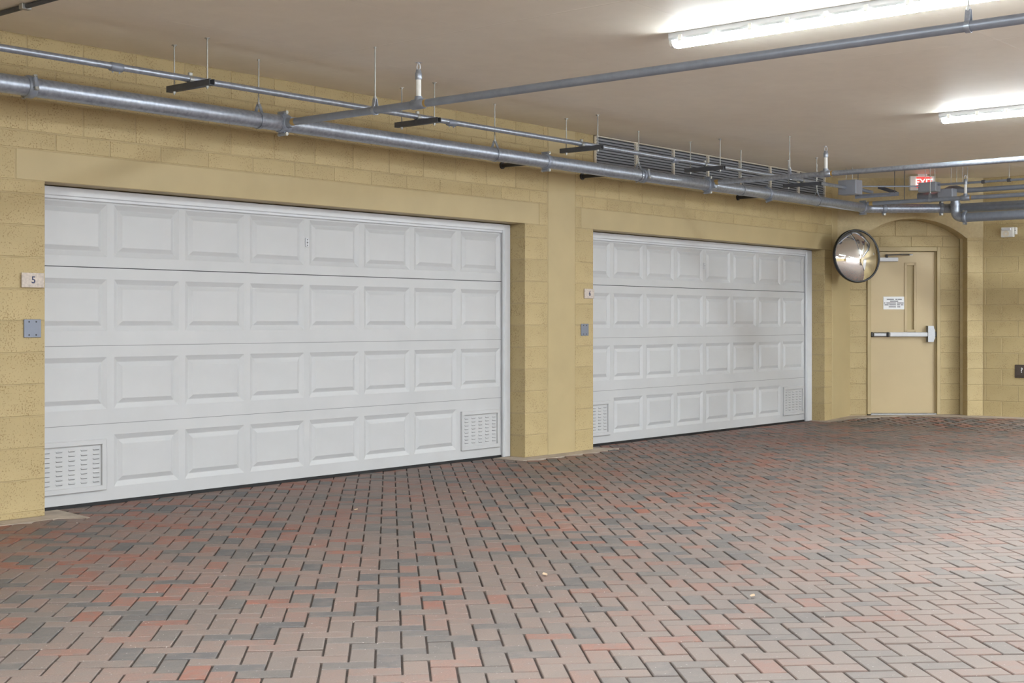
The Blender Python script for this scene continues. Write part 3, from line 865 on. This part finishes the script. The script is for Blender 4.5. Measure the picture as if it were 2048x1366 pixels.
def hanger(x, y, zc, r, label, group='clevis hangers on the sprinkler pipes', axis='x'):
    t = thing('pipe_hanger', label, 'pipe hanger', (x, y, CEIL), 0, group)
    top = zc + r + .055
    obj('rod', MB().tube([(x, y, top - .02), (x, y, CEIL - .001)], .0052, 8), M['rod'], t, world=True)
    pts = []
    n = 22
    for i in range(n + 1):
        a = math.radians(55) - math.radians(290) * i / n
        o = (r + .004)
        pts.append((math.cos(a) * o, math.sin(a) * o))
    loop = [(.006, r + .055)] + pts + [(-.006, r + .055)]
    mb = MB(); w = .013
    for i in range(len(loop) - 1):
        (a, b_), (c, d_) = loop[i], loop[i + 1]
        n2 = Vector((-(d_ - b_), c - a)).normalized() * .002
        pr = [(a + n2.x, b_ + n2.y), (c + n2.x, d_ + n2.y), (c - n2.x, d_ - n2.y), (a - n2.x, b_ - n2.y)]
        if axis == 'x': mb.prism([(y + p[0], zc + p[1]) for p in pr], 'x', x - w, x + w)
        else: mb.prism([(x + p[0], zc + p[1]) for p in pr], 'y', y - w, y + w)
    obj('ring', mb, M['galv'], t, world=True)
    obj('nut', MB().tube([(x, y, top - .006), (x, y, top + .012)], .011, 6, smooth=False), M['rod'], t, world=True)
    obj('anchor', MB().tube([(x, y, CEIL - .012), (x, y, CEIL - .001)], .009, 8, smooth=False), M['rod'], t, world=True)
hanger(6.15, MY, MZ, MR, 'clevis hanger left of the nearest branch tee on the main pipe')
hanger(8.68, MY, MZ, MR, 'clevis hanger on the main pipe above the right part of the nearer garage door')
hanger(10.80, MY, MZ, MR, 'clevis hanger on the main pipe at the left end of the louvre')
hanger(12.72, MY, MZ, MR, 'clevis hanger on the main pipe right of the second branch tee')
hanger(14.45, MY, MZ, MR, 'clevis hanger on the main pipe behind the second branch pipe')

BR = .0255
def branch(x, z, y1, tee_y, name_label, spr_label, hang_y, hang_label, steel='greysteel'):
    t = thing('branch_pipe', name_label, 'pipe', (x, MY - .09, z), 0, 'sprinkler branch pipes')
    obj('pipe', MB().tube([(x, MY - .06, z), (x, y1, z)], BR, 20), M[steel], t, world=True)
    obj('thread', MB().tube([(x, MY - .135, z), (x, MY - .09, z)], BR * 1.03, 16), M['brass'], t, world=True)
    te = MB(); te.tube([(x, tee_y + .055, z), (x, tee_y + .05, z), (x, tee_y - .05, z), (x, tee_y - .055, z)], [BR * 1.1, BR * 1.32, BR * 1.32, BR * 1.1], 18)
    te.tube([(x, tee_y, z), (x, tee_y, z + .05)], [BR * 1.25, BR * .95], 16)
    tj = obj('tee', te, M[steel], t, world=True)
    obj('thread', MB().tube([(x, tee_y - .074, z), (x, tee_y - .054, z)], BR * 1.05, 16), M['brass'], tj, world=True)
    s_ = link('sprinkler_head', None, t, (0, tee_y - (MY - .09), .04)); s_['label'] = spr_label
    ty = tee_y
    obj('riser', MB().tube([(x, ty, z + .04), (x, ty, z + .165)], .0165, 14), M['whiteplastic'], s_, world=True)
    obj('reducer', MB().tube([(x, ty, z + .158), (x, ty, z + .163), (x, ty, z + .20), (x, ty, z + .205), (x, ty, z + .222)], [.019, .022, .022, .019, .016], 14), M['galv'], s_, world=True)
    fa = MB()
    for sg_ in (-1, 1):
        fa.tube([(x, ty + sg_ * .010, z + .222), (x, ty + sg_ * .015, z + .235), (x, ty + sg_ * .013, z + .25), (x, ty + sg_ * .003, z + .264)], .0042, 8)
    obj('frame_arms', fa, M['whitetrim'], s_, world=True)
    df = MB(); df.tube([(x, ty, z + .262), (x, ty, z + .270)], .006, 10)
    for k in range(12):
        a = 2 * PI * k / 12
        ca, sa, h = math.cos(a), math.sin(a), .005
        df.add([(x + ca * .006 - sa * h * .5, ty + sa * .006 + ca * h * .5, z + .269), (x + ca * .006 + sa * h * .5, ty + sa * .006 - ca * h * .5, z + .269),
                (x + ca * .027 + sa * h, ty + sa * .027 - ca * h, z + .267), (x + ca * .027 - sa * h, ty + sa * .027 + ca * h, z + .267)], [(0, 1, 2, 3), (3, 2, 1, 0)])
    df.tube([(x, ty, z + .2695), (x, ty, z + .2705)], .018, 14, smooth=False)
    obj('deflector', df, M['whitetrim'], s_, world=True)
    for hy, hl in zip(hang_y, hang_label): hanger(x, hy, z, BR, hl, axis='y')
branch(6.37, 2.662, -9.5, -1.83, 'long grey sprinkler branch pipe crossing nearest the camera', 'upright sprinkler head on the nearest branch pipe', (-1.43, -5.45),
       ('clevis hanger on the nearest branch pipe beside its sprinkler', 'clevis hanger on the nearest branch pipe at the top right corner'))
branch(12.05, 2.684, -9.5, -1.83, 'sprinkler branch pipe crossing in front of the louvred vent', 'upright sprinkler head in front of the louvred vent', (-1.44, -5.0),
       ('clevis hanger on the second branch pipe in front of the louvre', 'clevis hanger on the second branch pipe beyond the right edge'), 'galv')
branch(15.66, 2.705, -6.0, -1.79, 'sprinkler branch pipe farthest away, above the arched alcove', 'upright sprinkler head above the arched alcove', (-1.36,),
       ('clevis hanger on the farthest branch pipe below the exit sign',))

# thin conduit on trapeze hangers
KY, KZ, KR = -.62, 2.838, .0215
cd = thing('electrical_conduit', 'slim grey conduit running above the main pipe on strut hangers', 'conduit', (1.0, KY, KZ))
obj('pipe', MB().tube([(1.0, KY, KZ), (14.95, KY, KZ + .01)], KR, 20), M['galv'], cd, world=True)
for xx in (4.92, 8.01, 11.25):
    c = MB(); c.tube([(xx - .045, KY, KZ), (xx - .042, KY, KZ), (xx + .042, KY, KZ), (xx + .045, KY, KZ)], [KR + .001, KR + .006, KR + .006, KR + .001], 18)
    for s_ in (-.025, .025): c.tube([(xx + s_, KY, KZ - KR - .015), (xx + s_, KY, KZ - KR)], .005, 6, smooth=False)
    obj('conduit_coupling', c, M['greysteel'], cd, world=True)
TR = [(5.48, 'strut trapeze hanger nearest the left edge'), (7.62, 'strut trapeze hanger behind the nearest sprinkler'), (9.73, 'strut trapeze hanger at the left end of the louvre'),
      (11.80, 'strut trapeze hanger in front of the middle of the louvre'), (13.86, 'strut trapeze hanger at the right end of the louvre')]
for k, (xx, lab) in enumerate(TR):
    t = thing('trapeze_hanger', lab, 'pipe hanger', (xx, -.62, 2.76), 0, 'strut trapeze hangers')
    zc = KZ - KR - .0205
    st = MB(); a, b_ = -.39, -.85
    st.box(xx - .0205, xx + .0205, b_, a, zc - .02, zc - .017); st.box(xx - .0205, xx - .0175, b_, a, zc - .017, zc + .02); st.box(xx + .0175, xx + .0205, b_, a, zc - .017, zc + .02)
    st.box(xx - .0175, xx - .010, b_, a, zc + .017, zc + .02); st.box(xx + .010, xx + .0175, b_, a, zc + .017, zc + .02)
    obj('strut', st, M['darksteel'], t, world=True)
    for yy in (-.45, -.80):
        obj('rod', MB().tube([(xx, yy, zc - .04), (xx, yy, CEIL - .001)], .0048, 8), M['rod'], t, world=True)
        obj('nut', MB().tube([(xx, yy, zc - .032), (xx, yy, zc - .02)], .011, 6, smooth=False), M['rod'], t, world=True)
        an = MB(); an.tube([(xx, yy, CEIL - .012), (xx, yy, CEIL - .001)], .009, 8, smooth=False); an.ring((xx, yy, CEIL - .002), (0, 0, 1), .006, .018, .004, 12)
        obj('anchor', an, M['rod'], t, world=True)
    cm = MB(); cm.ring((xx, KY, KZ), (1, 0, 0), KR + .0005, KR + .0045, .03, 20); cm.bbox(xx - .014, xx + .014, KY - .01, KY + .01, KZ + KR + .002, KZ + KR + .024, .003)
    obj('pipe_clamp', cm, M['rod'], t, world=True)

# dark braces from the wall to the main pipe
for xx, lab in ((9.36, 'dark steel brace under the main pipe above the right corner of the nearer garage door'), (10.56, 'dark steel brace under the main pipe at the pier'), (13.50, 'dark steel brace under the main pipe above the farther garage door')):
    t = thing('pipe_brace', lab, 'brace', (xx, 0, 2.665), 0, 'dark braces behind the main pipe')
    obj('brace_arm', MB().tube([(xx, 0.0, 2.662), (xx + .01, MY + .03, MZ + .0)], .019, 12), M['blacksteel'], t, world=True)
    obj('wall_flange', MB().tube([(xx, .002, 2.662), (xx, -.014, 2.662)], .032, 14, smooth=False), M['blacksteel'], t, world=True)

# junction boxes and conduits at the far end
def jbox(x0, x1, y0_, y1_, z0, z1, label):
    t = thing('junction_box', label, 'junction box', ((x0 + x1) / 2, (y0_ + y1_) / 2, z0), 0, 'grey junction boxes')
    obj('box', MB().bbox(x0, x1, y0_, y1_, z0, z1, .004), M['boxgrey'], t, world=True)
    obj('cover', MB().bbox(x0 - .006, x0 + .001, y0_ + .008, y1_ - .008, z0 + .008, z1 - .008, .002), M['boxgrey'], t, world=True)
    return t
t = jbox(14.93, 15.10, -.76, -.53, 2.765, 2.935, 'grey junction box at the end of the slim conduit')
for yy in (-.60, -.68): obj('rod', MB().tube([(15.0, yy, 2.93), (15.0, yy, CEIL - .001)], .0045, 8), M['rod'], t, world=True)
zc = 2.88
t = thing('end_conduit', 'thin conduit with two struts linking the junction boxes', 'conduit', (15.1, -.64, zc))
kA = Vector((15.10, -.62, 2.86)); kB = Vector((15.62, -.64, 2.84))
obj('stub_pipe', MB().tube([kA, kB], .020, 14), M['greysteel'], t, world=True)
kC = Vector((15.16, -.70, 2.872)); kD = Vector((15.74, -1.20, 2.885))
obj('thin_pipe', MB().tube([kC, kD], .009, 10), M['greysteel'], t, world=True)
s1 = MB(); s1.tube([(15.40, -.52, 2.775), (15.63, -.98, 2.80)], .024, 4, smooth=False); obj('strut', s1, M['greysteel'], t, world=True)
s2 = MB(); s2.tube([(15.62, -.72, 2.90), (15.70, -.92, 2.82)], .022, 4, smooth=False); obj('strut', s2, M['darksteel'], t, world=True)
for (xx, yy, zz) in ((15.36, -.58, 2.78), (15.60, -.94, 2.80), (15.70, -1.02, 2.70)):
    obj('rod', MB().tube([(xx, yy, zz), (xx, yy, CEIL - .001)], .0045, 8), M['darksteel'], t, world=True)
t = jbox(15.74, 15.88, -1.40, -1.175, 2.815, 2.930, 'grey junction box in front of the exit sign')
for yy in (-1.24, -1.36): obj('rod', MB().tube([(15.80, yy, 2.93), (15.80, yy, CEIL - .001)], .0045, 8), M['rod'], t, world=True)
t = thing('side_conduit', 'thin conduit running right from the box at the exit sign', 'conduit', (15.80, -1.40, 2.895))
obj('pipe', MB().tube([(15.80, -1.395, 2.895), (15.80, -6.0, 2.895)], .014, 12), M['greysteel'], t, world=True)
for yy in (-1.95, -2.25): obj('clamp', MB().tube([(15.80, yy - .02, 2.895), (15.80, yy + .02, 2.895)], .022, 10, smooth=False), M['darksteel'], t, world=True)
for yy in (-1.56, -1.63, -1.70, -1.76, -2.25): obj('rod', MB().tube([(15.80, yy, 2.90), (15.80, yy, CEIL - .001)], .004, 6), M['rod'], t, world=True)
t = jbox(16.02, 16.16, -1.489, -1.302, 2.741, 2.867, 'grey pull box behind the farthest branch pipe')
t = thing('wide_conduit', 'wide grey conduit bending past the pull box beneath the exit sign', 'conduit', (16.2, -1.2, 2.82))
w0 = Vector((16.25, -.96, 2.815)); bend = [w0, Vector((16.25, -1.06, 2.81)), Vector((16.25, -1.18, 2.81)), Vector((16.25, -1.28, 2.835)), Vector((16.24, -1.37, 2.875)), Vector((16.22, -1.46, 2.875)), Vector((16.2, -1.55, 2.85)), Vector((16.2, -1.66, 2.846))]
obj('bent_pipe', MB().tube(bend, [.044] * 6 + [.034, .031], 16), M['greysteel'], t, world=True)
obj('pipe', MB().tube([bend[-1], (16.2, -6.0, 2.846)], .030, 16), M['greysteel'], t, world=True)

# exit sign hanging under the ceiling, facing down the drive
ec = Vector((16.235, -1.011, 2.985))
ES = thing('exit_sign', 'white exit sign with glowing red EXIT face under the ceiling', 'exit sign', ec, YAW - PI / 2)
obj('housing', MB().bbox(-.155, .155, -.03, .03, -.105, .075, .006), M['whiteplastic'], ES)
obj('canopy', MB().bbox(-.06, .06, -.035, .035, .072, CEIL - ec.z - .0005, .004), M['whiteplastic'], ES)
fp = obj('red_face', MB().bbox(-.075, .110, -.036, -.028, -.07, .062, .003), M['exitred'], ES)
link('letters', text_mesh('EXIT', .105, M['exitlet'], .004), fp, (.018, -.037, -.003))

# conduit clipped to the ceiling in the top left corner
t = thing('ceiling_conduit', 'dark grey conduit clipped to the ceiling at the top left corner', 'conduit', (4.22, -.3, CEIL - .015))
obj('pipe', MB().tube([(4.22, 0, CEIL - .0155), (4.22, -9, CEIL - .0155)], .0145, 12), M['darksteel'], t, world=True)
obj('strap', MB().bbox(4.19, 4.25, -.78, -.74, CEIL - .033, CEIL - .001, .003), M['rod'], t, world=True)

# ------------------------------------------------------------------ convex mirror
mc = Vector((15.72, -.395, 2.07))
az = YAW - PI / 2 + math.radians(20)          # mirror faces a little to the right of the camera axis
MI = thing('convex_mirror', 'round convex traffic mirror with black rim in the corner', 'mirror', mc, 0)
MI.rotation_euler = (math.radians(-4), 0, az)
R0, SR = .318, .46
prof = []
for i in range(17):
    a = math.asin(R0 / SR) * i / 16
    prof.append((SR * math.sin(a), -(SR * math.cos(a) - SR * math.cos(math.asin(R0 / SR))) * .72))
mb = MB(); n = 64; v = [(0, prof[0][1], 0)]; fs = []
for (r_, yy) in prof[1:]:
    for j in range(n):
        a = 2 * PI * j / n; v.append((r_ * math.cos(a), yy, r_ * math.sin(a)))
for j in range(n): fs.append((0, 1 + j, 1 + (j + 1) % n))
for i in range(len(prof) - 2):
    for j in range(n):
        a, b_ = 1 + i * n + j, 1 + i * n + (j + 1) % n
        fs.append((a, a + n, b_ + n, b_))
mb.add(v, fs, True)
obj('mirror_dome', mb, M['mirror'], MI)
rim = MB()
for k in range(48):
    a0, a1 = 2 * PI * k / 48, 2 * PI * (k + 1) / 48
    q = []
    for a in (a0, a1):
        for (r_, yy) in ((R0 - .004, -.006), (R0 + .008, -.012), (R0 + .016, -.004), (R0 + .016, .03), (R0 - .01, .04)):
            q.append((r_ * math.cos(a), yy, r_ * math.sin(a)))
    rim.add(q, [(i, i + 1, i + 6, i + 5) for i in range(4)], True)
obj('rim', rim, M['black'], MI)
bk = MB(); bk.tube([(0, .03, 0), (0, .055, 0)], [R0 - .01, R0 * .8], 40, smooth=False); obj('back_shell', bk, M['black'], MI)
obj('bracket', MB().tube([(0, .05, 0), (-.03, .16, .02), (-.05, .26, .02)], .018, 10), M['black'], MI)

# ------------------------------------------------------------------ light fixtures
def fixture_meshes(Lf):
    out = {}
    w = .062
    hs = MB(); hs.prism([(-w, 0), (-w, -.030), (-w + .006, -.044), (w - .006, -.044), (w, -.030), (w, 0)], 'y', -Lf, 0); out['housing'] = (hs, 'fixture')
    prof = [(-w + .010, -.044), (-w + .011, -.060), (-w + .022, -.078), (-.02, -.086), (.02, -.086), (w - .022, -.078), (w - .011, -.060), (w - .010, -.044)]
    df = MB(); df.prism(prof, 'y', -Lf + .02, -.02); out['diffuser'] = (df, 'lampside')
    ec_ = MB()
    for a, b_ in ((-.021, 0), (-Lf, -Lf + .021)): ec_.prism([(p[0] * 1.02, p[1] * 1.01) for p in prof], 'y', a, b_)
    out['end_caps'] = (ec_, 'whiteplastic')
    return out
M['fixture'] = plain('grey_white_fixture', srgb(196, 199, 204), .5, var=.02)
FM = {}
LF = 2.44
for k, (mb, mt) in fixture_meshes(LF).items():
    FM[k] = mesh_from(mb, k); FM[k].materials.append(M[mt])
    if k == 'diffuser':                     # the boards shine down: the underside of the lens is brighter than its sides
        FM[k].materials.append(M['lamp'])
        for p in FM[k].polygons:
            if p.normal.z < -.55: p.material_index = 1
clipm = MB(); clipm.bbox(-.071, -.061, -.014, .014, -.058, -.018, .002); CLIP = mesh_from(clipm, 'clip'); CLIP.materials.append(M['whiteplastic'])
clipm = MB(); clipm.bbox(.061, .071, -.014, .014, -.058, -.018, .002); CLIP2 = mesh_from(clipm, 'clip'); CLIP2.materials.append(M['whiteplastic'])
LABS = {(7.33, -3.16): 'long bright strip light nearest the camera at the top right', (11.62, -3.16): 'strip light on the ceiling at the right edge, farther away'}
ROWN = {-1.25: 'far left of the camera', 3.04: 'left of the nearest branch pipe', 7.33: 'right of the nearest branch pipe', 11.62: 'beside the second branch pipe', 15.93: 'beside the right wall'}
LINN = {-3.16: 'first', -8.2: 'second', -13.2: 'third', -18.2: 'last'}
for lx in (-1.25, 3.04, 7.33, 11.62, 15.93):
    for ly in (-3.16, -8.2, -13.2, -18.2):
        if lx == 15.93 and ly == -3.16: pass
        lab = LABS.get((lx, ly), 'ceiling strip light row %s, %s in line' % (ROWN[lx], LINN[ly]))
        t = thing('strip_light', lab, 'ceiling light', (lx, ly, CEIL - .0005), 0, 'ceiling strip lights')
        for k in ('housing', 'diffuser', 'end_caps'): link(k.replace('end_caps', 'end_cap'), FM[k], t)
        if (lx, ly) in LABS:
            for i in range(10):
                link('clip', CLIP, t, (0, -.09 - (LF - .18) * i / 9, 0)); link('clip', CLIP2, t, (0, -.09 - (LF - .18) * i / 9, 0))

# ------------------------------------------------------------------ a few dry leaves on the paving
def leaf(px_, py_, rot, label, sc=1.0):
    d = np.array([FX + RX * (px_ - 1024) / FPX, FY + RY * (px_ - 1024) / FPX, (643 - py_) / FPX]); tt = -1.254 / d[2]
    x_, y_ = d[0] * tt, -7.935 + d[1] * tt
    mb = MB(); n = 7; l, w_ = .045 * sc, .012 * sc
    up, dn = [], []
    for i in range(n):
        s_ = i / (n - 1); wd = w_ * math.sin(PI * s_) + .0006; z = .003 + .006 * s_ * s_
        up.append((l * (s_ - .5), wd, z + .003)); dn.append((l * (s_ - .5), -wd, z + .003))
    mid = [((u[0]), 0, u[2] - .002) for u in up]
    v = up + mid + dn; fs = []
    for i in range(n - 1): fs += [(i, i + 1, n + i + 1, n + i), (n + i, n + i + 1, 2 * n + i + 1, 2 * n + i)]
    mb.add(v, fs, True)
    o = obj('dry_leaf', mb, M['leaf'], None, (x_, y_, .002), rot); tag(o, label, 'leaf', 'dry leaves on the paving')
leaf(712, 1021, .4, 'small pale dry leaf on the pavers in front of the nearer garage door')
leaf(1090, 1151, 1.0, 'pale dry leaf lying on the pavers in the middle of the drive', 1.0)
leaf(1505, 1194, .2, 'small pale dry leaf on the pavers at the lower right', .9)
leaf(929, 985, 2.0, 'dry leaf on the pavers near the pier between the garage doors', .8)
